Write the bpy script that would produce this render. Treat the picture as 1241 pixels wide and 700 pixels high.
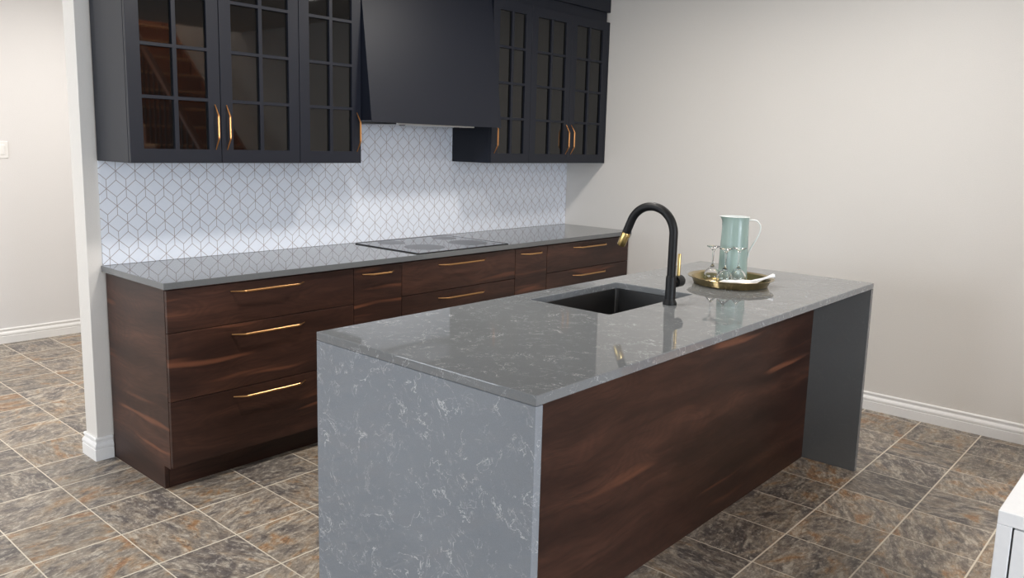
import bpy, bmesh, math, random
from mathutils import Vector, Matrix
PI = math.pi
for o in list(bpy.data.objects): bpy.data.objects.remove(o)
S = bpy.context.scene
COL = S.collection

# ------------------------------------------------------------------ camera
cam = bpy.data.cameras.new('camera'); camo = bpy.data.objects.new('camera', cam); COL.objects.link(camo)
cr = Vector((0.66441609, -0.74691281, 0.02593292)); cu = Vector((0.09654945, 0.12019058, 0.98804475)); cf = Vector((0.74110017, 0.65396902, -0.15197058))
m = Matrix(((cr.x, cu.x, -cf.x, -4.8984), (cr.y, cu.y, -cf.y, -3.7973), (cr.z, cu.z, -cf.z, 1.5087), (0, 0, 0, 1)))
camo.matrix_world = m
cam.sensor_fit = 'HORIZONTAL'; cam.sensor_width = 36.0
cam.lens = 36.0 * 973.9 / 1241.0
cam.shift_y = -25.5 / 1241.0
cam.clip_start = 0.02
S.camera = camo

# ------------------------------------------------------------------ exposure, world
S.view_settings.view_transform = 'Standard'; S.view_settings.look = 'None'
S.view_settings.gamma = 1.0; S.view_settings.use_curve_mapping = False
S.view_settings.exposure = 0.12
w = bpy.data.worlds.new('world'); S.world = w; w.use_nodes = True
w.node_tree.nodes['Background'].inputs[0].default_value = (0.62, 0.78, 1.0, 1)
w.node_tree.nodes['Background'].inputs[1].default_value = 1.0

# room constants
X0, Y0, Y1, XL, ZC = 0.0, -8.0, 2.65, -7.4, 2.66
WARM = (1.0, 0.95, 0.89)
COOL = (0.82, 0.90, 1.0)

def area(name, loc, rot, sx, sy, power, col, spread=None):
    l = bpy.data.lights.new(name, 'AREA'); l.shape = 'RECTANGLE'; l.size = sx; l.size_y = sy
    l.energy = power; l.color = col
    if spread: l.spread = spread
    o = bpy.data.objects.new(name, l); COL.objects.link(o); o.location = loc; o.rotation_euler = rot
    return o
# daylight entering by the windows of the left wall, the front wall and the far room
area('window_daylight_side', (XL + 0.12, -1.3, 1.5), (0, -PI/2, 0), 1.35, 2.0, 46, COOL)
area('window_daylight_front', (-4.0, Y0 + 0.12, 1.5), (PI/2, 0, 0), 2.4, 1.35, 165, COOL)
area('window_daylight_hall', (XL + 0.12, 1.4, 1.5), (0, -PI/2, 0), 1.35, 1.35, 42, (0.88, 0.94, 1.0))
# ceiling lamps: (x, y, watt, label); hall and stair ones are added
CEIL_LIGHTS = [(-2.9, -1.5, 24, 'lit round ceiling lamp above the aisle, nearer the doorway end'), (-1.5, -1.45, 17, 'lit round ceiling lamp above the island, nearer the right wall'), (-1.05, -2.62, 7, 'lit round ceiling lamp above the open floor by the right wall'),
    (-1.9, -5.6, 44, 'unseen round ceiling lamp added beside the spindles to brighten the stairs'), (-5.4, -5.6, 14, 'lit round ceiling lamp behind the camera, away from the staircase'),  # the lamp by the spindles is added to brighten the mirrored stairs
    (-2.6, 1.3, 33, 'unseen round ceiling lamp added to brighten the hall, nearer the right wall'), (-5.0, 1.3, 35, 'unseen round ceiling lamp added to brighten the hall, by its window'),  # both hall lamps are added to brighten the far wall
    (-0.58, -6.6, 55, 'lit round ceiling lamp high up in the stairwell')]  # added lamp, lights treads and shaft from above

# ------------------------------------------------------------------ node helpers
def newmat(name):
    mt = bpy.data.materials.new(name); mt.use_nodes = True
    nt = mt.node_tree; b = nt.nodes['Principled BSDF']
    return mt, nt, b
def lin(c):
    return tuple(((v/255.0)/12.92 if v/255.0 <= 0.04045 else ((v/255.0+0.055)/1.055)**2.4) for v in c) + (1,)
class N:
    def __init__(s, nt): s.nt = nt
    def add(s, t, **k):
        n = s.nt.nodes.new(t)
        for a, v in k.items(): setattr(n, a, v)
        return n
    def link(s, a, b): s.nt.links.new(a, b)
    def val(s, sock, v):
        if isinstance(v, (int, float)): sock.default_value = v
        elif isinstance(v, tuple): sock.default_value = v
        else: s.link(v, sock)
    def math(s, op, a, b=None, c=None, clamp=False):
        n = s.add('ShaderNodeMath', operation=op, use_clamp=clamp)
        s.val(n.inputs[0], a)
        if b is not None: s.val(n.inputs[1], b)
        if c is not None: s.val(n.inputs[2], c)
        return n.outputs[0]
    def comb(s, x, y, z):
        n = s.add('ShaderNodeCombineXYZ')
        for i, v in enumerate((x, y, z)): s.val(n.inputs[i], v)
        return n.outputs[0]
    def sep(s, v):
        n = s.add('ShaderNodeSeparateXYZ'); s.link(v, n.inputs[0]); return n.outputs
    def noise(s, vec, scale, detail=4, rough=0.5, dist=0.0, color=False):
        n = s.add('ShaderNodeTexNoise'); s.link(vec, n.inputs['Vector'])
        n.inputs['Scale'].default_value = scale; n.inputs['Detail'].default_value = detail
        n.inputs['Roughness'].default_value = rough; n.inputs['Distortion'].default_value = dist
        return n.outputs['Color' if color else 'Fac']
    def ramp(s, f, stops, interp='LINEAR'):
        n = s.add('ShaderNodeValToRGB'); n.color_ramp.interpolation = interp
        cr_ = n.color_ramp
        while len(cr_.elements) < len(stops): cr_.elements.new(0.5)
        for e, (p, c) in zip(cr_.elements, stops):
            e.position = p; e.color = c if len(c) == 4 else tuple(c) + (1,)
        s.val(n.inputs[0], f); return n.outputs[0]
    def mix(s, f, a, b, mode='MIX'):
        n = s.add('ShaderNodeMix', data_type='RGBA', blend_type=mode)
        s.val(n.inputs[0], f); s.val(n.inputs[6], a); s.val(n.inputs[7], b); return n.outputs[2]
    def smooth(s, x, a, b):
        n = s.add('ShaderNodeMapRange', interpolation_type='SMOOTHSTEP')
        s.val(n.inputs[0], x); n.inputs[1].default_value = a; n.inputs[2].default_value = b
        return n.outputs[0]
    def bump(s, h, dist, strength=1.0):
        n = s.add('ShaderNodeBump'); n.inputs['Distance'].default_value = dist; n.inputs['Strength'].default_value = strength
        s.link(h, n.inputs['Height']); return n.outputs[0]
    def pos(s): return s.add('ShaderNodeNewGeometry').outputs['Position']
    def obj(s): return s.add('ShaderNodeTexCoord').outputs['Object']
    def rnd(s): return s.add('ShaderNodeObjectInfo').outputs['Random']

def plain(name, rgb, rough=0.5, metal=0.0, spec=0.5, grain=0.0, gscale=60.0, coat=0.0):
    mt, nt, b = newmat(name); n = N(nt)
    c = lin(rgb)
    nz = n.noise(n.obj(), gscale, 3)
    col = n.mix(nz, tuple(v*0.96 for v in c[:3]) + (1,), tuple(min(1, v*1.04) for v in c[:3]) + (1,))
    n.link(col, b.inputs['Base Color'])
    b.inputs['Roughness'].default_value = rough; b.inputs['Metallic'].default_value = metal
    b.inputs['Specular IOR Level'].default_value = spec
    b.inputs['Coat Weight'].default_value = coat
    if grain: n.link(n.bump(nz, grain), b.inputs['Normal'])
    return mt

# ------------------------------------------------------------------ materials
M = {}
M['wall'] = plain('painted_wall', (219, 215, 209), 0.6, grain=0.0006, gscale=180, spec=0.3)
M['hall'] = plain('hall_paint', (224, 222, 221), 0.6, grain=0.0006, gscale=180, spec=0.3)
M['ceil'] = plain('ceiling_paint', (176, 173, 169), 0.8, grain=0.001, gscale=120)
M['white'] = plain('white_trim_paint', (236, 235, 233), 0.35)
M['laminate'] = plain('white_laminate', (249, 250, 252), 0.25)
M['navy'] = plain('navy_black_cabinet_paint', (18, 22, 33), 0.45, spec=0.35, grain=0.0002, gscale=300)
M['black'] = plain('matte_black_metal', (9, 9, 11), 0.5, spec=0.35)
M['sink'] = plain('black_composite_sink', (9, 9, 11), 0.45, grain=0.0003, gscale=500)
M['brass'] = plain('satin_brass', (196, 152, 104), 0.3, 1.0)
M['copper'] = plain('copper_bronze', (206, 146, 92), 0.3, 1.0)
M['gold'] = plain('pale_gold', (205, 178, 118), 0.28, 1.0)
M['tray'] = plain('antique_gold_tray', (180, 163, 124), 0.24, 1.0)
M['mint'] = plain('mint_enamel', (148, 170, 163), 0.25, coat=0.3)
M['enamel'] = plain('white_enamel', (235, 240, 238), 0.2)
M['cloth'] = plain('white_cotton', (238, 238, 240), 0.85, grain=0.001, gscale=400)
M['steel'] = plain('brushed_steel', (180, 180, 180), 0.3, 1.0)
M['iron'] = plain('black_iron_spindle', (22, 20, 20), 0.5)
M['stairwood'] = plain('stained_oak', (158, 98, 66), 0.45, gscale=12)
M['tread'] = plain('pale_oak_tread', (214, 160, 112), 0.4, gscale=12)
M['carc'] = plain('dark_cabinet_interior', (40, 38, 38), 0.6)

def mat_glassdark():
    mt, nt, b = newmat('smoked_dark_glass'); n = N(nt)
    nz = n.noise(n.obj(), 3.0, 2)
    n.link(n.mix(nz, (0.003, 0.003, 0.003, 1), (0.004, 0.004, 0.004, 1)), b.inputs['Base Color'])
    b.inputs['Roughness'].default_value = 0.03; b.inputs['IOR'].default_value = 1.5
    return mt
M['smoked'] = mat_glassdark()
def mat_clear():
    mt, nt, b = newmat('clear_glass')
    b.inputs['Base Color'].default_value = (1, 1, 1, 1); b.inputs['Roughness'].default_value = 0.0
    b.inputs['Transmission Weight'].default_value = 1.0; b.inputs['IOR'].default_value = 1.48
    return mt
M['clear'] = mat_clear()
def mat_cooktop():
    mt, nt, b = newmat('black_ceramic_glass'); n = N(nt)
    nz = n.noise(n.obj(), 400.0, 2)
    n.link(n.ramp(nz, [(0.45, (0.02, 0.02, 0.022, 1)), (0.8, (0.06, 0.06, 0.062, 1))]), b.inputs['Base Color'])
    b.inputs['Roughness'].default_value = 0.04; b.inputs['IOR'].default_value = 1.6
    return mt
M['ceran'] = mat_cooktop()
M['burner'] = plain('printed_burner_zone', (92, 94, 98), 0.35, gscale=500)

def mat_lamp():
    mt, nt, b = newmat('lit_lamp_lens')
    b.inputs['Base Color'].default_value = (0.9, 0.9, 0.9, 1)
    b.inputs['Emission Color'].default_value = WARM + (1,); b.inputs['Emission Strength'].default_value = 6.0
    return mt
M['lamp'] = mat_lamp()

def mat_wood():
    mt, nt, b = newmat('dark_walnut_veneer'); n = N(nt)
    p = n.pos(); sx = n.sep(p); r = n.rnd()
    u = n.math('ADD', sx[0], sx[1]); v = sx[2]
    u = n.math('ADD', u, n.math('MULTIPLY', r, 37.0))
    off = n.math('MULTIPLY', r, 11.0)
    warp = n.noise(n.comb(n.math('MULTIPLY', u, 1.6), n.math('ADD', n.math('MULTIPLY', v, 3.5), off), 0.0), 1.0, 2)
    vv = n.math('ADD', v, n.math('MULTIPLY', n.math('SUBTRACT', warp, 0.5), 0.16))
    bands = n.noise(n.comb(n.math('MULTIPLY', u, 1.3), n.math('MULTIPLY', vv, 9.0), off), 1.0, 5, 0.55)
    ringd = n.noise(n.comb(n.math('MULTIPLY', u, 1.5), n.math('MULTIPLY', vv, 5.5), off), 1.0, 2, 0.4)
    rings = n.math('SINE', n.math('MULTIPLY', ringd, 150.0))
    rings = n.math('MULTIPLY_ADD', rings, 0.5, 0.5)
    fine = n.noise(n.comb(n.math('MULTIPLY', u, 9.0), n.math('MULTIPLY', v, 300.0), off), 1.0, 4, 0.6)
    grain = n.noise(n.comb(n.math('MULTIPLY', u, 4.0), n.math('MULTIPLY', vv, 70.0), off), 1.0, 5, 0.65)
    c = n.ramp(bands, [(0.28, (0.021, 0.0090, 0.0066)), (0.44, (0.038, 0.0160, 0.0110)), (0.56, (0.056, 0.0240, 0.0160)), (0.72, (0.098, 0.041, 0.026))])
    c = n.mix(n.math('MULTIPLY', rings, 0.22), c, (0.018, 0.008, 0.006, 1))
    c = n.mix(n.math('MULTIPLY', n.smooth(grain, 0.48, 0.70), 0.45), c, (0.016, 0.007, 0.005, 1))
    c = n.mix(n.math('MULTIPLY', n.smooth(fine, 0.5, 0.75), 0.35), c, (0.016, 0.007, 0.005, 1))
    # rare pale sapwood streaks
    st = n.noise(n.comb(n.math('MULTIPLY', u, 1.5), n.math('MULTIPLY_ADD', v, 12.0, n.math('MULTIPLY', vv, 12.0)), n.math('ADD', off, 5.0)), 1.0, 1, 0.4)
    gate = n.noise(n.comb(n.math('MULTIPLY', u, 1.6), n.math('MULTIPLY', vv, 3.2), n.math('ADD', off, 9.0)), 1.0, 0)
    sm = n.math('MULTIPLY', n.smooth(st, 0.60, 0.76), n.smooth(gate, 0.48, 0.60))
    c = n.mix(n.math('MULTIPLY', sm, 0.55), c, (0.25, 0.095, 0.050, 1))
    n.link(c, b.inputs['Base Color'])
    b.inputs['Roughness'].default_value = 0.42; b.inputs['Specular IOR Level'].default_value = 0.36
    n.link(n.bump(fine, 0.0003, 0.5), b.inputs['Normal'])
    return mt
M['wood'] = mat_wood()

def mat_quartz(name, base, vein_amt):
    mt, nt, b = newmat(name); n = N(nt)
    p = n.pos()
    wc = n.noise(p, 5.0, 3, 0.6, color=True)
    va = n.add('ShaderNodeVectorMath', operation='MULTIPLY_ADD'); n.link(wc, va.inputs[0]); va.inputs[1].default_value = (0.16,)*3; n.link(p, va.inputs[2])
    q = va.outputs[0]
    def veins(scale, w_, seed, lo, hi, ms):
        vs = n.add('ShaderNodeVectorMath', operation='ADD'); n.link(q, vs.inputs[0]); vs.inputs[1].default_value = (seed, seed*1.7, seed*0.6)
        f = n.noise(vs.outputs[0], scale, 5, 0.62, 0.6)
        d = n.math('ABSOLUTE', n.math('SUBTRACT', f, 0.5))
        line = n.math('SUBTRACT', 1.0, n.smooth(d, 0.0, w_))
        msk = n.smooth(n.noise(vs.outputs[0], ms, 2, 0.5), lo, hi)
        return n.math('MULTIPLY', line, msk)
    v1 = veins(9.0, 0.0095, 3.1, 0.46, 0.60, 15.0)
    v2 = veins(19.0, 0.013, 9.7, 0.52, 0.68, 22.0)
    v3 = veins(34.0, 0.020, 5.3, 0.54, 0.70, 26.0)
    cloud = n.smooth(n.noise(q, 18.0, 6, 0.7), 0.56, 0.85)
    v = n.math('MAXIMUM', n.math('MAXIMUM', v1, n.math('MULTIPLY', v2, 0.8)), n.math('MULTIPLY', v3, 0.5))
    tone = n.noise(p, 2.5, 3)
    spk = n.noise(p, 700.0, 1)
    c = n.mix(tone, tuple(x*0.88 for x in base) + (1,), tuple(x*1.12 for x in base) + (1,))
    c = n.mix(n.math('MULTIPLY', n.smooth(spk, 0.35, 0.7), 0.25), c, tuple(x*1.5 for x in base) + (1,))
    c = n.mix(n.math('MULTIPLY', cloud, 0.22*min(1, vein_amt*1.8)), c, (0.42, 0.43, 0.44, 1))
    c = n.mix(n.math('MULTIPLY', v, vein_amt), c, (0.72, 0.73, 0.74, 1))
    n.link(c, b.inputs['Base Color'])
    b.inputs['Roughness'].default_value = 0.035; b.inputs['IOR'].default_value = 1.55
    return mt
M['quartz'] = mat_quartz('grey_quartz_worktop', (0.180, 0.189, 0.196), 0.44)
M['quartz_side_lit'] = mat_quartz('grey_quartz_dense_veins_lit', (0.228, 0.249, 0.276), 0.70)  # dense veins; side daylight on the left panel put into a lighter base
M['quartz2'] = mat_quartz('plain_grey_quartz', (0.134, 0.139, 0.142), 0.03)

def mat_splash():
    mt, nt, b = newmat('rhombus_mosaic_tile'); n = N(nt)
    s = n.sep(n.pos())
    W, Hh, a, v = 0.0877, 0.0793, 0.0385, 0.0408
    x = n.math('ADD', s[0], 3.346); z = n.math('SUBTRACT', s[2], 1.342)
    ct = math.cos(math.atan(a/(W/2)))
    def row(xo, zo):
        u = n.math('DIVIDE', n.math('SUBTRACT', x, xo), W)
        uf = n.math('SUBTRACT', u, n.math('ROUND', u))
        au = n.math('ABSOLUTE', uf)
        zz = n.math('DIVIDE', n.math('SUBTRACT', z, zo), 2*Hh)
        zc = n.math('ABSOLUTE', n.math('MULTIPLY', n.math('SUBTRACT', zz, n.math('ROUND', zz)), 2*Hh))
        diag = n.math('MULTIPLY', n.math('ABSOLUTE', n.math('SUBTRACT', zc, n.math('MULTIPLY', au, 2*a))), ct)
        vert = n.math('ADD', n.math('MULTIPLY', au, W), n.math('MULTIPLY', n.math('GREATER_THAN', zc, v), 1.0))
        return n.math('MINIMUM', diag, vert)
    d = n.math('MINIMUM', row(0, 0), row(W/2, -Hh))
    line = n.math('SUBTRACT', 1.0, n.smooth(d, 0.0007, 0.0016))
    tone = n.noise(n.pos(), 40, 2)
    tile = n.mix(tone, lin((224, 230, 240)), lin((231, 236, 245)))
    n.link(n.mix(line, tile, lin((158, 146, 144))), b.inputs['Base Color'])
    n.link(n.math('MULTIPLY_ADD', line, 0.30, 0.46), b.inputs['Roughness'])
    n.link(n.bump(n.math('SUBTRACT', 1.0, line), 0.0008, 0.6), b.inputs['Normal'])
    return mt
M['splash'] = mat_splash()

def mat_floor():
    mt, nt, b = newmat('slate_look_floor_tile'); n = N(nt)
    s = n.sep(n.pos())
    TU, TV = 0.3035, 0.3062
    U = n.math('DIVIDE', n.math('ADD', s[0], 3.4115), TU); V = n.math('DIVIDE', n.math('ADD', s[1], 0.1920), TV)
    iu = n.math('FLOOR', U); iv = n.math('FLOOR', V)
    fu = n.math('SUBTRACT', U, iu); fv = n.math('SUBTRACT', V, iv)
    def edge(f): return n.math('MINIMUM', f, n.math('SUBTRACT', 1.0, f))
    e = n.math('MINIMUM', n.math('MULTIPLY', edge(fu), TU), n.math('SUBTRACT', n.math('MULTIPLY', edge(fv), TV), 0.0009))
    grout = n.math('SUBTRACT', 1.0, n.smooth(e, 0.0016, 0.0030))
    wn = n.add('ShaderNodeTexWhiteNoise', noise_dimensions='2D'); n.link(n.comb(iu, iv, 0.0), wn.inputs['Vector'])
    rs = n.sep(wn.outputs['Color'])
    # each tile shows its own piece of slate
    px = n.math('ADD', n.math('MULTIPLY', fu, TU), n.math('MULTIPLY', rs[0], 40.0))
    py = n.math('ADD', n.math('MULTIPLY', fv, TV), n.math('MULTIPLY', rs[1], 40.0))
    qt = n.math('MULTIPLY', n.math('FLOOR', n.math('MULTIPLY', rs[2], 1.55)), PI/2)
    ang = n.math('ADD', qt, n.math('MULTIPLY', n.math('SUBTRACT', rs[0], 0.3), 0.9))
    ca = n.math('COSINE', ang); sa = n.math('SINE', ang)
    qx = n.math('ADD', n.math('MULTIPLY', px, ca), n.math('MULTIPLY', py, sa))
    qy = n.math('SUBTRACT', n.math('MULTIPLY', py, ca), n.math('MULTIPLY', px, sa))
    q = n.comb(qx, n.math('MULTIPLY', qy, 1.6), 0.0)
    qs = n.comb(qx, n.math('MULTIPLY', qy, 3.0), 2.0)
    hue = n.noise(q, 5.0, 5, 0.58, 1.4)
    hue = n.math('ADD', hue, n.math('MULTIPLY', n.math('SUBTRACT', rs[1], 0.5), 0.14))
    lay = n.noise(qs, 9.0, 10, 0.74, 0.9)
    mot = n.noise(q, 30.0, 8, 0.8, 0.2)
    crk = n.noise(qs, 4.5, 7, 0.62, 2.0)
    crk = n.math('SUBTRACT', 1.0, n.smooth(n.math('ABSOLUTE', n.math('SUBTRACT', crk, 0.5)), 0.0, 0.014))
    med = n.math('MULTIPLY_ADD', mot, 0.5, n.math('MULTIPLY', lay, 0.5))
    base = n.ramp(hue, [(0.36, lin((96, 90, 87))), (0.45, lin((124, 115, 106))), (0.53, lin((142, 131, 118))), (0.61, lin((148, 130, 110))), (0.67, lin((154, 121, 88))), (0.76, lin((144, 106, 78)))])
    c = n.mix(n.math('MULTIPLY', n.smooth(lay, 0.52, 0.63), 0.62), base, lin((194, 184, 168)))
    c = n.mix(n.math('MULTIPLY', n.math('SUBTRACT', 1.0, n.smooth(lay, 0.37, 0.48)), 0.66), c, lin((78, 69, 65)))
    c = n.mix(n.math('MULTIPLY', n.smooth(mot, 0.52, 0.61), 0.46), c, lin((208, 199, 184)))
    c = n.mix(n.math('MULTIPLY', n.math('SUBTRACT', 1.0, n.smooth(mot, 0.40, 0.48)), 0.50), c, lin((66, 58, 54)))
    c = n.mix(n.math('MULTIPLY', crk, 0.35), c, lin((70, 60, 56)))
    strk = lay
    tv = n.math('MULTIPLY_ADD', rs[0], 0.30, 0.98)
    c = n.mix(1.0, c, n.comb(tv, n.math('MULTIPLY', tv, 1.01), n.math('MULTIPLY', tv, 1.02)), 'MULTIPLY')
    c = n.mix(grout, c, lin((222, 212, 194)))
    n.link(c, b.inputs['Base Color'])
    n.link(n.math('MULTIPLY_ADD', med, 0.3, 0.26), b.inputs['Roughness'])
    h = n.math('SUBTRACT', n.math('ADD', med, n.math('MULTIPLY', strk, 0.5)), n.math('MULTIPLY', grout, 0.8))
    n.link(n.bump(h, 0.002, 0.5), b.inputs['Normal'])
    return mt
M['floor'] = mat_floor()

# ------------------------------------------------------------------ mesh helpers (shapes are given in room coordinates)
def box(bm, x0, x1, y0, y1, z0, z1):
    vs = [bm.verts.new((x, y, z)) for z in (z0, z1) for y in (y0, y1) for x in (x0, x1)]
    for f in ((0, 2, 3, 1), (4, 5, 7, 6), (0, 1, 5, 4), (2, 6, 7, 3), (0, 4, 6, 2), (1, 3, 7, 5)): bm.faces.new([vs[i] for i in f])
def prism_x(bm, x0, x1, prof):      # prof: list of (y,z)
    a = [bm.verts.new((x0, y, z)) for y, z in prof]; b = [bm.verts.new((x1, y, z)) for y, z in prof]
    k = len(prof)
    bm.faces.new(a); bm.faces.new(b[::-1])
    for i in range(k): bm.faces.new((a[i], b[i], b[(i+1) % k], a[(i+1) % k]))
def prism_poly(bm, pts, off):       # pts: list of 3D points, off: extrusion vector
    a = [bm.verts.new(p) for p in pts]; b = [bm.verts.new(Vector(p) + Vector(off)) for p in pts]
    k = len(pts)
    bm.faces.new(a); bm.faces.new(b[::-1])
    for i in range(k): bm.faces.new((a[i], b[i], b[(i+1) % k], a[(i+1) % k]))
def lathe(bm, cx, cy, prof, n=48, spout=None):
    rings = []
    for r, z in prof:
        if r < 1e-6: rings.append([bm.verts.new((cx, cy, z))])
        else:
            ring = []
            for i in range(n):
                t = 2*PI*i/n; rr = r
                if spout: rr = r + spout(t, z)
                ring.append(bm.verts.new((cx + rr*math.cos(t), cy + rr*math.sin(t), z)))
            rings.append(ring)
    for A, B in zip(rings, rings[1:]):
        if len(A) == 1 and len(B) == 1: continue
        for i in range(n):
            j = (i+1) % n
            if len(A) == 1: bm.faces.new((A[0], B[i], B[j]))
            elif len(B) == 1: bm.faces.new((A[i], A[j], B[0]))
            else: bm.faces.new((A[i], A[j], B[j], B[i]))
def tube(bm, pts, rad, n=16, ref=(0, 0, 1), sx=1.0, sy=1.0):
    pts = [Vector(p) for p in pts]; rings = []
    if not isinstance(rad, (list, tuple)): rad = [rad]*len(pts)
    prevn = None
    for i, p in enumerate(pts):
        if i == 0: t = pts[1]-pts[0]
        elif i == len(pts)-1: t = pts[-1]-pts[-2]
        else: t = (pts[i]-pts[i-1]).normalized() + (pts[i+1]-pts[i]).normalized()
        t.normalize()
        if prevn is None:
            r_ = Vector(ref)
            if abs(t.dot(r_)) > 0.95: r_ = Vector((1, 0, 0))
            nrm = (r_ - t*t.dot(r_)).normalized()
        else: nrm = (prevn - t*t.dot(prevn)).normalized()
        prevn = nrm; bn = t.cross(nrm)
        rings.append([bm.verts.new(p + nrm*(rad[i]*sx*math.cos(2*PI*k/n)) + bn*(rad[i]*sy*math.sin(2*PI*k/n))) for k in range(n)])
    for A, B in zip(rings, rings[1:]):
        for k in range(n): bm.faces.new((A[k], A[(k+1) % n], B[(k+1) % n], B[k]))
    bm.faces.new(rings[0][::-1]); bm.faces.new(rings[-1])
def grid_solid(bm, xs, zs, holes, y0, y1):
    """a board in the xz plane between y0 and y1 with rectangular openings"""
    V = {}
    def vt(i, j, y):
        k = (i, j, y)
        if k not in V: V[k] = bm.verts.new((xs[i], y, zs[j]))
        return V[k]
    nx, nz = len(xs)-1, len(zs)-1
    solid = lambda i, j: 0 <= i < nx and 0 <= j < nz and (i, j) not in holes
    for i in range(nx):
        for j in range(nz):
            if not solid(i, j): continue
            bm.faces.new((vt(i, j, y0), vt(i+1, j, y0), vt(i+1, j+1, y0), vt(i, j+1, y0)))
            bm.faces.new((vt(i, j, y1), vt(i, j+1, y1), vt(i+1, j+1, y1), vt(i+1, j, y1)))
            for (di, dj, p, q) in ((-1, 0, (i, j), (i, j+1)), (1, 0, (i+1, j), (i+1, j+1)), (0, -1, (i, j), (i+1, j)), (0, 1, (i, j+1), (i+1, j+1))):
                if not solid(i+di, j+dj):
                    bm.faces.new((vt(*p, y0), vt(*q, y0), vt(*q, y1), vt(*p, y1)))
def origin_of(o):
    v = Vector((0, 0, 0))
    while o is not None: v += o.location; o = o.parent
    return v
def obj(name, bm, mat, parent=None, loc=None, bevel=0.0, smooth=False, seg=2):
    base = Vector(loc) if loc is not None else origin_of(parent)
    bmesh.ops.recalc_face_normals(bm, faces=bm.faces)
    for v in bm.verts: v.co -= base
    me = bpy.data.meshes.new(name); bm.to_mesh(me); bm.free()
    me.materials.append(mat)
    if smooth:
        for p in me.polygons: p.use_smooth = True
        me.set_sharp_from_angle(angle=math.radians(38))
    o = bpy.data.objects.new(name, me); COL.objects.link(o)
    if parent is not None: o.parent = parent
    else: o.location = base
    if bevel:
        md = o.modifiers.new('edge', 'BEVEL'); md.width = bevel; md.segments = seg; md.limit_method = 'ANGLE'; md.angle_limit = math.radians(40)
    return o
def thing(name, label, cat, loc, group=None):
    o = bpy.data.objects.new(name, None); COL.objects.link(o); o.location = loc
    o.empty_display_size = 0.05
    o['label'] = label; o['category'] = cat
    if group: o['group'] = group
    return o
def tag(o, label, cat, group=None):
    o['label'] = label; o['category'] = cat
    if group: o['group'] = group
    return o
def struct(name, bm, mat, bevel=0.0, parent=None):
    o = obj(name, bm, mat, parent, loc=None if parent else (0, 0, 0), bevel=bevel)
    if parent is None: o['kind'] = 'structure'
    return o
def bxm(*a):
    bm = bmesh.new(); box(bm, *a); return bm

# ------------------------------------------------------------------ room shell
T = 0.12
XE = -3.484                                      # free end of the kitchen's back wall
struct('floor', bxm(XL-T, X0+T, Y0-T, Y1+T, -0.1, 0.0), M['floor'])
struct('wall_right', bxm(X0, X0+T, Y0-T, Y1+T, 0.0, 4.2), M['wall'])
struct('wall_back', bxm(XE, X0, 0.0, 0.125, 0.0, ZC), M['wall'], bevel=0.002)
struct('wall_far', bxm(XL, X0, Y1, Y1+T, 0.0, ZC), M['hall'])
def wall_with_windows(name, axis, fixed, out, a0, a1, wins, mat):
    """wall slab with window openings; axis 'x' = slab normal to x"""
    bm = bmesh.new()
    us = sorted({a0, a1, *[w_[0] for w_ in wins], *[w_[1] for w_ in wins]}); zs = [0.0, 0.8, 2.2, ZC]
    holes = set()
    for w_ in wins:
        holes.add((us.index(w_[0]), 1))
    grid_solid(bm, us, zs, holes, 0.0, T)
    for v in bm.verts:
        if axis == 'x': v.co = Vector((fixed + out*v.co.y, v.co.x, v.co.z))
        else: v.co = Vector((v.co.x, fixed + out*v.co.y, v.co.z))
    return struct(name, bm, mat)
wall_with_windows('wall_left', 'x', XL, -1, Y0, Y1, [(-2.35, -0.25), (0.7, 2.1)], M['wall'])
wall_with_windows('wall_front', 'y', Y0, -1, XL-T, X0, [(-5.2, -2.8)], M['wall'])
# ceiling with the open stairwell over the stair
bm = bmesh.new()
box(bm, XL-T, -1.15, Y0-T, Y1+T, ZC, ZC+0.2)
box(bm, -1.15, X0, -5.35, Y1+T, ZC, ZC+0.2)
struct('ceiling', bm, M['ceil'])
bm = bmesh.new()
box(bm, -1.27, -1.15, Y0-T, -5.35, ZC+0.2, 4.2); box(bm, -1.15, X0, -5.35, -5.23, ZC+0.2, 4.2); box(bm, -1.15, X0, Y0-T, Y0, ZC, 4.2)
struct('wall_stairwell', bm, M['wall'])
struct('ceiling_stairwell', bxm(-1.27, X0+T, Y0-T, -5.23, 4.2, 4.3), M['ceil'])
def window(idx, axis, fixed, a0, a1):
    bm = bmesh.new(); us = [a0, a0+0.05, (a0+a1)/2-0.02, (a0+a1)/2+0.02, a1-0.05, a1]; zs = [0.8, 0.85, 2.15, 2.2]
    grid_solid(bm, us, zs, {(1, 1), (3, 1)}, 0.03, 0.08)
    g = bmesh.new(); grid_solid(g, [a0+0.04, a1-0.04], [0.84, 2.16], set(), 0.052, 0.056)
    for b_ in (bm, g):
        for v in b_.verts:
            if axis == 'x': v.co = Vector((fixed - v.co.y, v.co.x, v.co.z))
            else: v.co = Vector((v.co.x, fixed - v.co.y, v.co.z))
    o = struct('window_%d' % idx, bm, M['white']); obj('window_glass', g, M['clear'], o)
window(1, 'x', XL, -2.35, -0.25); window(2, 'x', XL, 0.7, 2.1); window(3, 'y', Y0, -5.2, -2.8)

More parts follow.
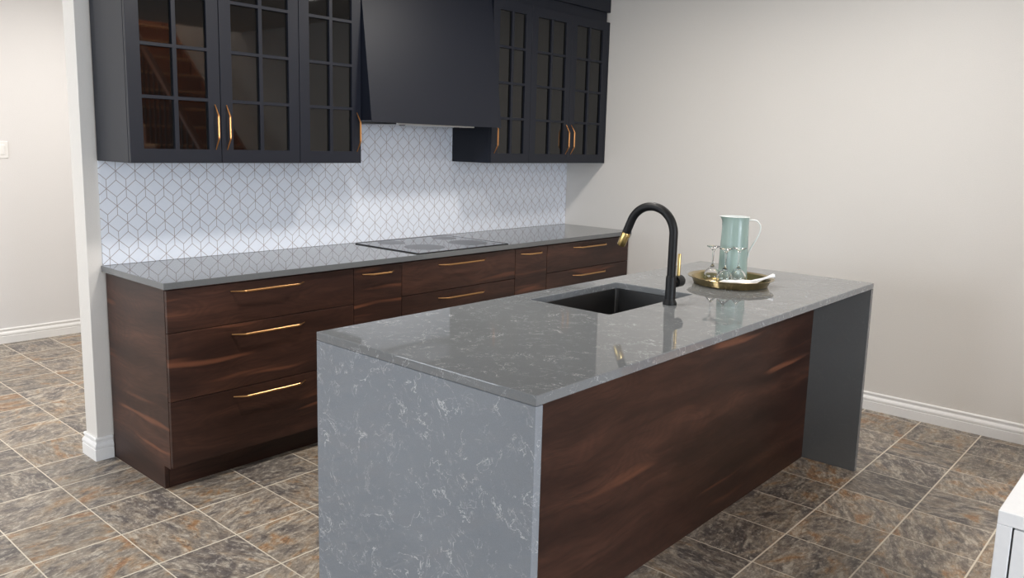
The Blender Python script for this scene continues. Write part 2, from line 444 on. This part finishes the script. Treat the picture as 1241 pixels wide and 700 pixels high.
# baseboards: one moulded profile, height 0.108
BP = [(0, 0), (0.016, 0), (0.016, 0.052), (0.0135, 0.0535), (0.0135, 0.0575), (0.016, 0.060), (0.016, 0.070), (0.012, 0.078), (0.0075, 0.084), (0.0075, 0.092), (0.0105, 0.096), (0.0105, 0.103), (0.006, 0.108), (0, 0.108)]
def baseboard(name, p0, p1, nrm):
    bm = bmesh.new(); nx, ny = nrm
    pts = [(p0[0]+nx*d, p0[1]+ny*d, z) for d, z in BP]
    prism_poly(bm, pts, (p1[0]-p0[0], p1[1]-p0[1], 0))
    return struct(name, bm, M['white'])
baseboard('baseboard_right', (0, -3.85), (0, -0.626), (-1, 0))
baseboard('baseboard_far', (XL, Y1), (0, Y1), (0, -1))
baseboard('baseboard_left', (XL, Y0), (XL, Y1), (1, 0))
baseboard('baseboard_front', (XL, Y0), (-1.1, Y0), (0, 1))
baseboard('baseboard_back_hall', (0, 0.125), (XE, 0.125), (0, 1))
# baseboard wrapping the free end of the back wall (mitred corners)
bm = bmesh.new()
path = [((-3.4165, 0.0), (0, -1)), ((XE, 0.0), (-1, -1)), ((XE, 0.125), (-1, 1)), ((XE+0.03, 0.125), (0, 1))]
rings = [[bm.verts.new((p[0]+n_[0]*d, p[1]+n_[1]*d, z)) for d, z in BP] for p, n_ in path]
for A, B in zip(rings, rings[1:]):
    for i in range(len(BP)-1): bm.faces.new((A[i], A[i+1], B[i+1], B[i]))
    bm.faces.new((A[-1], A[0], B[0], B[-1]))
bm.faces.new(rings[0]); bm.faces.new(rings[-1][::-1])
struct('baseboard_end', bm, M['white'])

# ------------------------------------------------------------------ handles
def bow_handle(parent, c, axis, length, grip, face_y, mat, out=0.034, r=0.0048):
    """slim bar with slanted tapering legs; c = (x, z) of its centre, fixed to the front at face_y"""
    L, G = length/2, grip/2
    prof = [(-L, 0.0, 0.5), (-G-0.001, -out, 0.95), (-G+0.004, -out, 1.15), (G-0.004, -out, 1.15), (G+0.001, -out, 0.95), (L, 0.0, 0.5)]
    pts = []; rad = []
    for s_, d, k in prof:
        pts.append((c[0]+s_, face_y+d, c[1]) if axis == 'x' else (c[0], face_y+d, c[1]+s_)); rad.append(r*k)
    bm = bmesh.new(); tube(bm, pts, rad, 12, ref=(0, 0, 1) if axis == 'x' else (1, 0, 0))
    return obj('handle', bm, mat, parent)

# ------------------------------------------------------------------ kitchen run: base cabinets
FY, CY = -0.600, -0.580        # drawer front face, carcass front
def base_unit(name, label, x0, x1, fronts, hlen, hgrip, end_panel=False):
    t = thing(name, label, 'cabinet', ((x0+x1)/2, -0.3, 0.0), 'walnut base cabinets under the grey counter')
    bm = bmesh.new(); xa = x0 + (0.020 if end_panel else 0.0005)
    box(bm, xa, x1-0.0005, CY, -0.012, 0.107, 0.884)
    obj('carcass', bm, M['wood'], t)
    if end_panel:
        bm = bmesh.new()
        prism_x(bm, x0, x0+0.019, [(-0.012, 0.0), (-0.524, 0.0), (-0.524, 0.105), (CY-0.002, 0.105), (CY-0.002, 0.884), (-0.012, 0.884)])
        obj('end_panel', bm, M['wood'], t, bevel=0.001)
    bm = bmesh.new(); box(bm, xa, x1-0.0005, -0.524, -0.506, 0.0, 0.106)
    obj('toe_kick', bm, M['wood'], t)
    for z0, z1, hz in fronts:
        bm = bmesh.new(); box(bm, x0+0.0018, x1-0.0018, FY, CY-0.002, z0+0.0016, z1-0.0016)
        d = obj('drawer_front', bm, M['wood'], t, bevel=0.0012)
        bow_handle(d, ((x0+x1)/2, hz), 'x', hlen, hgrip, FY, M['brass'])
    return t
T3 = [(0.697, 0.879, 0.843), (0.402, 0.697, 0.650), (0.112, 0.402, 0.366)]
T3b = [(0.697, 0.879, 0.843), (0.402, 0.697, 0.656), (0.112, 0.402, 0.366)]
T1 = [(0.112, 0.879, 0.843)]
base_unit('base_cabinet', 'wide dark walnut cabinet with three drawers beside the doorway wall end', -3.413, -2.463, T3, 0.375, 0.275, True)
base_unit('base_cabinet', 'narrow dark walnut pull-out cabinet left of the cooktop drawers', -2.463, -2.150, T1, 0.205, 0.115)
base_unit('base_cabinet', 'wide dark walnut drawer cabinet directly below the cooktop', -2.150, -1.247, T3b, 0.375, 0.275)
base_unit('base_cabinet', 'narrow dark walnut pull-out cabinet right of the cooktop drawers, with pale wood streaks', -1.247, -0.940, T1, 0.205, 0.115)
base_unit('base_cabinet', 'wide dark walnut drawer cabinet against the right wall', -0.940, -0.010, T3b, 0.375, 0.275)

bm = bmesh.new(); box(bm, -3.428, -0.002, -0.618, -0.002, 0.886, 0.914)
tag(obj('countertop', bm, M['quartz2'], loc=(-1.7, -0.3, 0.886), bevel=0.0015), 'long plain grey quartz countertop along the tiled wall', 'countertop')

# tiled backsplash, higher behind the hood
bm = bmesh.new()
P = [(-3.420, 0.915), (-0.002, 0.915), (-0.002, 1.388), (-1.2215, 1.388), (-1.2215, 1.603), (-2.2205, 1.603), (-2.2205, 1.388), (-3.420, 1.388)]
prism_poly(bm, [(x, -0.009, z) for x, z in P], (0, 0.0085, 0))
tag(obj('tiled_backsplash', bm, M['splash'], loc=(-1.7, -0.004, 0.915)), 'white backsplash of rhombus tiles with thin brown grout above the counter', 'backsplash')

# cooktop
t = thing('cooktop', 'black glass cooktop with four round zones set in the grey counter', 'cooktop', (-1.68, -0.33, 0.914))
bm = bmesh.new(); box(bm, -2.032, -1.322, -0.600, -0.060, 0.9143, 0.9185); obj('glass_plate', bm, M['ceran'], t, bevel=0.001)
bm = bmesh.new(); grid_solid(bm, [-2.036, -2.0322, -1.3218, -1.318], [-0.604, -0.6002, -0.0598, -0.056], {(1, 1)}, 0.9142, 0.9192)
for v in bm.verts: v.co = Vector((v.co.x, v.co.z, v.co.y))
obj('trim_frame', bm, M['black'], t)
for cx, cy, r in ((-1.828, -0.420, 0.116), (-1.480, -0.420, 0.116), (-1.852, -0.158, 0.080), (-1.436, -0.168, 0.077)):
    bm = bmesh.new(); lathe(bm, cx, cy, [(0, 0.9186), (r, 0.9186), (r, 0.91875), (0, 0.91875)], 56); obj('burner_zone', bm, M['burner'], t)

# ------------------------------------------------------------------ upper cabinets
UZ0, UZ1, UF = 1.389, 2.385, -0.353
def glass_door(parent, x0, x1, pull_x):
    gx0, gx1 = x0+0.059, x1-0.059; xm = (gx0+gx1)/2; mw = 0.0095
    xs = [x0+0.0015, gx0, xm-mw, xm+mw, gx1, x1-0.0015]
    gz0, gz1 = 1.450, 2.322; st = (gz1-gz0)/4
    zs = [UZ0+0.001, gz0]
    for k in range(1, 4): zs += [gz0+k*st-0.0075, gz0+k*st+0.0075]
    zs += [gz1, UZ1-0.001]
    bm = bmesh.new(); grid_solid(bm, xs, zs, {(i, j) for i in (1, 3) for j in (1, 3, 5, 7)}, UF, UF+0.019)
    d = obj('door', bm, M['navy'], parent, bevel=0.0008, seg=1)
    bm = bmesh.new(); box(bm, gx0-0.004, gx1+0.004, UF+0.0130, UF+0.0165, gz0-0.004, gz1+0.004)
    obj('glass', bm, M['smoked'], d)
    bow_handle(d, (pull_x, 1.550), 'z', 0.200, 0.100, UF, M['copper'], out=0.030, r=0.0046)
def upper_unit(name, label, x0, x1, doors):
    t = thing(name, label, 'wall cabinet', ((x0+x1)/2, -0.17, UZ0), 'navy glass-door wall cabinets above the counter')
    bm = bmesh.new(); box(bm, x0+0.0004, x1-0.0004, -0.3325, -0.010, UZ0, UZ1-0.0005)
    obj('carcass', bm, M['navy'], t, bevel=0.001)
    for d in doors: glass_door(t, *d)
    return t
upper_unit('wall_cabinet', 'navy double-door cabinet with dark glass panes by the doorway end of the wall', -3.424, -2.597, [(-3.424, -3.012, -3.040), (-3.012, -2.597, -2.984)])
upper_unit('wall_cabinet', 'navy single-door cabinet with dark panes touching the left side of the hood', -2.597, -2.2215, [(-2.597, -2.222, -2.250)])
upper_unit('wall_cabinet', 'navy single-door cabinet with dark panes touching the right side of the hood', -1.2205, -0.857, [(-1.221, -0.857, -1.192)])
upper_unit('wall_cabinet', 'navy double-door cabinet with dark glass panes in the right wall corner', -0.857, -0.024, [(-0.857, -0.442, -0.472), (-0.442, -0.024, -0.414)])
tag(obj('filler_strip', bxm(-0.0235, -0.0015, -0.352, -0.318, UZ0, UZ1-0.0005), M['navy'], loc=(-0.012, -0.33, UZ0)), 'thin navy filler strip between the corner wall cabinet and the right wall', 'filler strip')
# range hood: front leans out towards the bottom
t = thing('range_hood', 'large navy boxed range hood with leaning front above the cooktop', 'range hood', (-1.72, -0.2, 1.604))
bm = bmesh.new(); prism_x(bm, -2.2195, -1.2225, [(-0.010, 1.612), (-0.430, 1.612), (-0.442, 1.604), (-0.442, 1.604), (-0.335, 2.3845), (-0.010, 2.3845)][:2] + [(-0.4385, 1.6045), (-0.335, 2.3845), (-0.010, 2.3845)])
obj('hood_body', bm, M['navy'], t, bevel=0.001)
bm = bmesh.new(); box(bm, -2.02, -1.42, -0.40, -0.06, 1.598, 1.6118); obj('filter_insert', bm, M['steel'], t, bevel=0.002)
for sx_ in (-1.93, -1.51):
    bm = bmesh.new(); lathe(bm, sx_, -0.34, [(0, 1.5945), (0.016, 1.5945), (0.018, 1.598), (0.018, 1.5985), (0, 1.5985)], 24); obj('hood_lamp', bm, M['black'], t, smooth=True)
# frieze and cornice up to the ceiling
t = thing('cornice', 'stepped navy cornice board running over the cabinets and hood up to the ceiling', 'cornice', (-1.7, -0.2, UZ1))
obj('frieze', bxm(-3.420, -0.018, -0.334, -0.010, UZ1, 2.4525), M['navy'], t)
obj('cornice_board', bxm(-3.424, -0.0015, -0.353, -0.010, 2.453, ZC-0.001), M['navy'], t, bevel=0.001)

# ------------------------------------------------------------------ island
IX0, IX1, IY0, IY1, IH, IT = -3.4635, -1.0163, -2.6196, -1.7231, 0.915, 0.0275
t = thing('island_countertop', 'grey veined quartz island top with waterfall side panels and sink cut-out', 'island countertop', ((IX0+IX1)/2, (IY0+IY1)/2, 0))
SX0, SX1, SY0, SY1 = -2.548, -1.947, -2.196, -1.816
def rrect(x0, x1, y0, y1, r, k=6):
    pts = []
    for cx, cy, a0 in ((x1-r, y1-r, 0), (x0+r, y1-r, PI/2), (x0+r, y0+r, PI), (x1-r, y0+r, 3*PI/2)):
        for i in range(k+1):
            a = a0 + PI/2*i/k; pts.append((cx+r*math.cos(a), cy+r*math.sin(a)))
    return pts
bm = bmesh.new()
def loop(pts, z):
    vs = [bm.verts.new((x, y, z)) for x, y in pts]
    return vs, [bm.edges.new((vs[i], vs[(i+1) % len(vs)])) for i in range(len(vs))]
outer = [(IX0, IY0), (IX1, IY0), (IX1, IY1), (IX0, IY1)]; inner = rrect(SX0, SX1, SY0, SY1, 0.012)
for z in (IH, IH-IT):
    ov, oe = loop(outer, z); iv, ie = loop(inner, z)
    bmesh.ops.triangle_fill(bm, edges=oe+ie, use_beauty=True)
    if z == IH: o1, i1 = ov, iv
    else: o2, i2 = ov, iv
for A, B in ((o1, o2), (i1, i2)):
    for i in range(len(A)): bm.faces.new((A[i], A[(i+1) % len(A)], B[(i+1) % len(A)], B[i]))
obj('worktop', bm, M['quartz'], t, bevel=0.0028, seg=3)
obj('waterfall_panel', bxm(IX0, IX0+0.0275, IY0, IY1, 0.0, IH-IT-0.0005), M['quartz_side_lit'], t, bevel=0.0022)
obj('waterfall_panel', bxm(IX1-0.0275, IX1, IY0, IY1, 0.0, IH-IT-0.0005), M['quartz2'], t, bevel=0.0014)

t = thing('island_cabinet', 'dark walnut island cabinet with a plain back panel between the quartz sides', 'island cabinet', ((IX0+IX1)/2, -2.05, 0))
wx0, wx1, wy = IX0+0.028, IX1-0.028, -2.362
obj('back_panel', bxm(wx0, wx1, wy, wy+0.019, 0.0, 0.886), M['wood'], t)
bm = bmesh.new()
box(bm, wx0, wx0+0.018, wy+0.0195, -1.768, 0.108, 0.886); box(bm, wx1-0.018, wx1, wy+0.0195, -1.768, 0.108, 0.886)
box(bm, wx0+0.018, wx1-0.018, wy+0.0195, -1.768, 0.108, 0.126)
for xx in (-2.64, -1.86): box(bm, xx-0.009, xx+0.009, wy+0.0195, -1.768, 0.126, 0.886)
obj('carcass', bm, M['carc'], t)
obj('toe_kick', bxm(wx0, wx1, -1.82, -1.802, 0.0, 0.1075), M['wood'], t)
for a, b_ in ((wx0, -2.64), (-2.64, -2.25), (-2.25, -1.86), (-1.86, wx1)):
    obj('door', bxm(a+0.0018, b_-0.0018, -1.766, -1.747, 0.112, 0.880), M['wood'], t, bevel=0.001)

# undermount sink
t = thing('kitchen_sink', 'matte black rectangular undermount sink set in the island top', 'sink', ((SX0+SX1)/2, (SY0+SY1)/2, 0.68))
bm = bmesh.new()
zt = IH-IT-0.0008; rings = []
def ring(e, z, r): return [bm.verts.new((x, y, z)) for x, y in rrect(SX0-e, SX1+e, SY0-e, SY1+e, r)]
for e, z, r in ((0.016, zt-0.012, 0.03), (0.016, zt, 0.03), (0.002, zt, 0.014), (0.000, zt-0.006, 0.014), (-0.004, 0.715, 0.016), (-0.012, 0.700, 0.02), (-0.030, 0.694, 0.03)): rings.append(ring(e, z, r))
for A, B in zip(rings, rings[1:]):
    for i in range(len(A)): bm.faces.new((A[i], A[(i+1) % len(A)], B[(i+1) % len(A)], B[i]))
bm.faces.new(rings[-1])
orr = [ring(0.010, zt-0.012, 0.02), ring(0.004, 0.690, 0.02)]
for A, B in ((rings[0], orr[0]), (orr[0], orr[1])):
    for i in range(len(A)): bm.faces.new((A[i], A[(i+1) % len(A)], B[(i+1) % len(A)], B[i]))
bm.faces.new(orr[1][::-1])
obj('basin', bm, M['sink'], t, smooth=True)
bm = bmesh.new(); scx, scy = (SX0+SX1)/2, (SY0+SY1)/2
lathe(bm, scx, scy, [(0, 0.6945), (0.045, 0.6945), (0.045, 0.6975), (0.038, 0.6985), (0.030, 0.6955), (0, 0.6955)], 32); obj('drain', bm, M['black'], t, smooth=True)

# faucet
FX, FYY = -2.212, -2.242
t = thing('kitchen_faucet', 'tall matte black gooseneck faucet with brass spray head standing at the sink edge', 'faucet', (FX, FYY, IH))
bm = bmesh.new(); lathe(bm, FX, FYY, [(0, IH+0.0003), (0.0265, IH+0.0003), (0.0270, IH+0.004), (0.0255, IH+0.010), (0.0205, IH+0.018), (0.0200, IH+0.024), (0.0200, 1.018), (0.0190, 1.024), (0.0170, 1.027), (0, 1.027)], 40); obj('base_body', bm, M['black'], t, smooth=True)
R_ = 0.100; cyy, czz = FYY+R_, 1.185; AE = 157
pts = [(FX, FYY, 1.026), (FX, FYY, 1.10)]
for i in range(0, 35):
    a = math.radians(AE*i/34); pts.append((FX, cyy-R_*math.cos(a), czz+R_*math.sin(a)))
end = Vector(pts[-1]); dr = Vector((0, math.sin(math.radians(AE)), math.cos(math.radians(AE))))
pts.append(tuple(end+dr*0.054))
bm = bmesh.new(); tube(bm, pts, 0.0165, 24, ref=(1, 0, 0)); obj('gooseneck', bm, M['black'], t, smooth=True)
e0 = end+dr*0.0542; e1 = end+dr*0.112
bm = bmesh.new(); tube(bm, [e0, e0+dr*0.002, e1-dr*0.003, e1], [0.0158, 0.0168, 0.0168, 0.0155], 28, ref=(1, 0, 0)); h_ = obj('spray_head', bm, M['gold'], t, smooth=True)
bm = bmesh.new(); bp_ = e0+dr*0.014+Vector((0.0, -0.0165, -0.003)); tube(bm, [bp_, bp_+Vector((0, -0.003, -0.0005))], 0.0045, 16); obj('spray_button', bm, M['gold'], h_, smooth=True)
hz = 1.000
bm = bmesh.new(); tube(bm, [(FX+0.018, FYY, hz), (FX+0.028, FYY, hz), (FX+0.030, FYY, hz), (FX+0.072, FYY, hz), (FX+0.076, FYY, hz)], [0.0150, 0.0150, 0.0225, 0.0225, 0.0200], 28); v_ = obj('valve_hub', bm, M['black'], t, smooth=True)
bm = bmesh.new(); tube(bm, [(FX+0.054, FYY, hz+0.021), (FX+0.054, FYY, hz+0.104), (FX+0.054, FYY, hz+0.107)], [0.0066, 0.0066, 0.0055], 18); obj('lever', bm, M['gold'], v_, smooth=True)

# ------------------------------------------------------------------ tray and what stands on it
TO = Vector((-1.590, -2.183)); VA = Vector((0.898, 0.440)); VB = Vector((0.440, -0.898))
def tp(a, b_): v = TO + VA*a + VB*b_; return v.x, v.y
TZ = IH + 0.0005
bm = bmesh.new()
lathe(bm, TO.x, TO.y, [(0, TZ), (0.155, TZ), (0.160, TZ+0.002), (0.172, TZ+0.028), (0.187, TZ+0.0335), (0.188, TZ+0.0350), (0.186, TZ+0.0362), (0.170, TZ+0.0310), (0.1575, TZ+0.0045), (0.154, TZ+0.0028), (0, TZ+0.0028)], 96)
tag(obj('serving_tray', bm, M['tray'], loc=(TO.x, TO.y, TZ), smooth=True), 'round antique gold tray on the island holding a jug and glasses', 'tray')
SZ = TZ + 0.0032
# jug
jx, jy = tp(0.083, 0.006)
t = thing('enamel_jug', 'mint green enamel jug with a looped handle on the gold tray', 'jug', (jx, jy, SZ))
spa = math.atan2(-VB.y, -VB.x)      # spout points to the left in the photo
zt_ = 1.212
def spf(tt, z):
    d = math.cos(tt-spa); k = max(0.0, (z-(zt_-0.03))/0.03)
    return (max(0, d)**6)*0.013*k*k
bm = bmesh.new()
prof = [(0, SZ), (0.0635, SZ), (0.0655, SZ+0.004), (0.0655, SZ+0.012)]
for i in range(1, 11):
    z = SZ+0.012+(zt_-0.02-SZ-0.012)*i/10; prof.append((0.0655-0.0068*(i/10)**0.8, z))
prof += [(0.0588, zt_-0.010), (0.0592, zt_-0.004), (0.0605, zt_)]
prof2 = [(0.0590, zt_+0.0008), (0.0575, zt_-0.004), (0.0565, zt_-0.02), (0.062, SZ+0.02), (0.060, SZ+0.004), (0, SZ+0.004)]
lathe(bm, jx, jy, prof + prof2, 64, spf)
o = obj('jug_body', bm, M['mint'], t, smooth=True); o.data.materials.append(M['enamel'])
for p in o.data.polygons:
    rr_ = math.hypot(p.center.x, p.center.y); zz_ = p.center.z+SZ
    if p.normal.x*p.center.x+p.normal.y*p.center.y < -1e-5 or zz_ > zt_-0.001: p.material_index = 1
hp = [(0.055, zt_-0.014), (0.075, zt_-0.011), (0.093, zt_-0.016), (0.106, zt_-0.032), (0.109, zt_-0.052), (0.103, zt_-0.078), (0.089, zt_-0.108), (0.074, zt_-0.137), (0.066, zt_-0.158), (0.0635, zt_-0.180)]
def catmull(P, k=6):
    out = []
    for i in range(len(P)-1):
        p0, p1, p2, p3 = P[max(0, i-1)], P[i], P[i+1], P[min(len(P)-1, i+2)]
        for j in range(k):
            s = j/k
            out.append(tuple(0.5*((2*b1)+(-a1+c1)*s+(2*a1-5*b1+4*c1-d1)*s*s+(-a1+3*b1-3*c1+d1)*s**3) for a1, b1, c1, d1 in zip(p0, p1, p2, p3)))
    out.append(P[-1]); return out
bm = bmesh.new(); tube(bm, [(jx+VB.x*r, jy+VB.y*r, z) for r, z in catmull(hp)], 0.0052, 14, ref=(VA.x, VA.y, 0), sx=1.7, sy=0.62)
o = obj('jug_handle', bm, M['enamel'], t, smooth=True); o['label'] = 'white looped handle'
# upturned stem glasses, one mesh each (foot, stem and bowl are one piece of glass)
def goblet(label, a, b_, hgt=0.166, rb=0.0355):
    x, y = tp(a, b_); z0 = SZ; H_ = hgt
    out = [(rb-0.003, 0), (rb-0.0005, 0.012), (rb, 0.026), (rb-0.0015, 0.042), (rb-0.0075, 0.056), (rb-0.018, 0.067), (0.0095, 0.074), (0.0050, 0.080), (0.0036, 0.088), (0.0033, 0.105), (0.0036, 0.125), (0.0048, 0.142), (0.0085, 0.151), (0.018, 0.158), (0.0285, 0.1625), (0.0300, 0.1645), (0.0285, 0.1658), (0.010, 0.1660), (0, 0.1660)]
    inn = [(0, 0.0685), (0.006, 0.0680), (rb-0.0212, 0.0630), (rb-0.0101, 0.0540), (rb-0.0038, 0.0415), (rb-0.0022, 0.026), (rb-0.0027, 0.012), (rb-0.0048, 0.0)]
    k = H_/0.166
    bm = bmesh.new(); pr_ = inn + out
    lathe(bm, x, y, [(r, z0+z*k) for r, z in pr_], 40)
    return tag(obj('stem_glass', bm, M['clear'], loc=(x, y, z0), smooth=True), label, 'glass', 'upturned stem glasses on the gold tray')
goblet('clear stem glass standing upside down, leftmost of the three on the tray', -0.006, -0.082)
goblet('clear stem glass standing upside down, middle one in front of the green jug', -0.062, -0.027)
goblet('clear stem glass standing upside down, rightmost of the three on the tray', -0.020, 0.030)
# twisted napkin lying in front of the glasses and over the rim
random.seed(4)
kp = [(-0.118, -0.050, 0.014, 0.7), (-0.128, -0.025, 0.018, 1.0), (-0.130, 0.005, 0.020, 1.1), (-0.124, 0.034, 0.021, 1.1), (-0.108, 0.062, 0.021, 1.05), (-0.084, 0.088, 0.024, 0.8), (-0.056, 0.112, 0.030, 0.55), (-0.028, 0.140, 0.038, 0.42), (-0.014, 0.163, 0.0450, 0.5), (-0.004, 0.182, 0.049, 0.7)]
cp = catmull(kp, 8); bm = bmesh.new(); rings = []
NN = 28
for i, (a, b_, zz, wd) in enumerate(cp):
    j = min(i+1, len(cp)-1); k0 = max(0, i-1)
    tx, ty = cp[j][0]-cp[k0][0], cp[j][1]-cp[k0][1]; L_ = math.hypot(tx, ty); na, nb = -ty/L_, tx/L_
    rg = []
    for k in range(NN):
        ph = 2*PI*k/NN; fold = 1 + 0.16*math.sin(5*ph+i*0.22)+0.08*math.sin(3*ph-i*0.35)
        hw = 0.018*wd*math.cos(ph)*fold; hh = 0.0165*min(1, wd)**1.5*math.sin(ph)*fold
        x, y = tp(a+na*hw, b_+nb*hw); z = max(SZ+0.0003, SZ+zz+hh-0.0015)
        rg.append(bm.verts.new((x, y, z)))
    rings.append(rg)
for A, B in zip(rings, rings[1:]):
    for k in range(NN): bm.faces.new((A[k], A[(k+1) % NN], B[(k+1) % NN], B[k]))
bm.faces.new(rings[0][::-1]); bm.faces.new(rings[-1])
x_, y_ = tp(-0.11, 0)
tag(obj('napkin', bm, M['cloth'], loc=(x_, y_, SZ), smooth=True), 'white twisted napkin lying on the tray in front of the glasses', 'napkin')

# ------------------------------------------------------------------ white cabinet at the right edge
wx, wyc, wz = -2.615, -3.458, 0.62
t = thing('storage_cabinet', 'low glossy white cabinet at the right edge of the picture', 'cabinet', (wx+0.4, wyc-0.3, 0))
obj('top_board', bxm(wx, wx+0.80, wyc-0.62, wyc, wz-0.036, wz), M['laminate'], t, bevel=0.002)
bm = bmesh.new()
for a, b_ in ((wyc-0.034, wyc), (wyc-0.62, wyc-0.586)): box(bm, wx, wx+0.80, a, b_, 0.0, wz-0.0365)
box(bm, wx+0.03, wx+0.80, wyc-0.586, wyc-0.034, 0.03, 0.066)
box(bm, wx+0.782, wx+0.80, wyc-0.586, wyc-0.034, 0.066, wz-0.0365)
obj('carcass', bm, M['laminate'], t, bevel=0.0015)
obj('door', bxm(wx+0.001, wx+0.019, wyc-0.582, wyc-0.0385, 0.02, wz-0.0405), M['laminate'], t, bevel=0.0015)

# ------------------------------------------------------------------ light switch in the hall
t = thing('light_switch', 'white wall switch plate in the hall left of the doorway', 'light switch', (-3.02, Y1-0.002, 1.32))
bm = bmesh.new(); box(bm, -3.062, -2.984, Y1-0.006, Y1-0.0005, 1.320, 1.437); obj('plate', bm, M['white'], t, bevel=0.002)
bm = bmesh.new(); box(bm, -3.040, -3.006, Y1-0.011, Y1-0.0062, 1.345, 1.412); obj('rocker', bm, M['white'], t, bevel=0.0015)

# ------------------------------------------------------------------ staircase against the right wall (seen in the dark glass)
t = thing('staircase', 'brown wooden staircase with black spindles, seen mirrored in the dark cabinet glass', 'staircase', (-0.6, -3.95, 0))
RS, RN, YS, SXA = 0.202, 0.228, -3.95, -1.02
NST = 15
for i in range(NST):
    y = YS-RN*i
    obj('riser', bxm(SXA, -0.032, y-0.018, y, RS*i + (0.0 if i == 0 else 0.0002), RS*(i+1)-0.0282), M['stairwood'], t)
    obj('tread', bxm(SXA-0.015, -0.032, y-RN-0.002, y+0.025, RS*(i+1)-0.028, RS*(i+1)), M['tread'], t, bevel=0.006)
bm = bmesh.new(); E_ = YS-RN*NST
prism_poly(bm, [(-0.030, YS+0.10, 0.0), (-0.030, YS+0.10, 0.14), (-0.030, E_, RS*NST+0.16), (-0.030, E_, RS*NST-0.30), (-0.030, YS-0.42, 0.0)], (0.0285, 0, 0))
obj('wall_skirt', bm, M['stairwood'], t)
bm = bmesh.new(); pts = [(SXA+0.004, YS-0.02, 0.0)]
for i in range(NST):
    y = YS-RN*i-0.0185; pts += [(SXA+0.004, y, RS*(i+1)-0.0290)]
    if i < NST-1: pts += [(SXA+0.004, y-RN, RS*(i+1)-0.0290)]
pts[0] = (SXA+0.004, YS-0.0185, 0.0)
pts += [(SXA+0.004, E_, RS*NST-0.029), (SXA+0.004, E_, RS*NST-0.32), (SXA+0.004, YS-0.45, 0.0)]
prism_poly(bm, pts, (0.03, 0, 0)); obj('stringer', bm, M['stairwood'], t)
rx = SXA+0.035
for i in range(NST-1):
    for k in (0.25, 0.75):
        y = YS-RN*(i+k); zb = RS*(i+1); ztp = 0.945+RS*(YS-y)/RN
        bm = bmesh.new(); box(bm, rx-0.007, rx+0.007, y-0.007, y+0.007, zb+0.0002, ztp); obj('spindle', bm, M['iron'], t)
ya, yb = YS+0.02, E_+RN
bm = bmesh.new()
prism_poly(bm, [(rx-0.030, ya, 0.945+RS*(YS-ya)/RN), (rx-0.030, ya, 1.005+RS*(YS-ya)/RN), (rx-0.030, yb, 1.005+RS*(YS-yb)/RN), (rx-0.030, yb, 0.945+RS*(YS-yb)/RN)], (0.06, 0, 0))
obj('handrail', bm, M['stairwood'], t, bevel=0.008)
bm = bmesh.new(); box(bm, rx-0.045, rx+0.045, YS+0.03, YS+0.12, 0.0, 1.06); box(bm, rx-0.055, rx+0.055, YS+0.02, YS+0.13, 1.06, 1.085)
obj('newel_post', bm, M['stairwood'], t, bevel=0.004)

# ------------------------------------------------------------------ recessed ceiling lamps, those of hall and stairs added
for x, y, watt, lab in CEIL_LIGHTS:
    ZC = 4.2 if 'stairwell' in lab else 2.66
    t = thing('ceiling_light', lab, 'ceiling light', (x, y, ZC), 'round flat ceiling lamps')
    bm = bmesh.new(); lathe(bm, x, y, [(0.150, ZC-0.0005), (0.175, ZC-0.0005), (0.175, ZC-0.018), (0.168, ZC-0.022), (0.150, ZC-0.022)], 40)
    f0 = list(bm.verts); obj('ring', bm, M['white'], t, smooth=True)
    bm = bmesh.new(); lathe(bm, x, y, [(0, ZC-0.008), (0.1495, ZC-0.008), (0.1495, ZC-0.020), (0, ZC-0.020)], 40); obj('lens', bm, M['lamp'], t)
    l = bpy.data.lights.new('lamp_light', 'AREA'); l.shape = 'DISK'; l.size = 0.29; l.energy = watt; l.color = WARM
    lo = bpy.data.objects.new('lamp_light', l); COL.objects.link(lo); lo.parent = t; lo.location = (0, 0, -0.024)
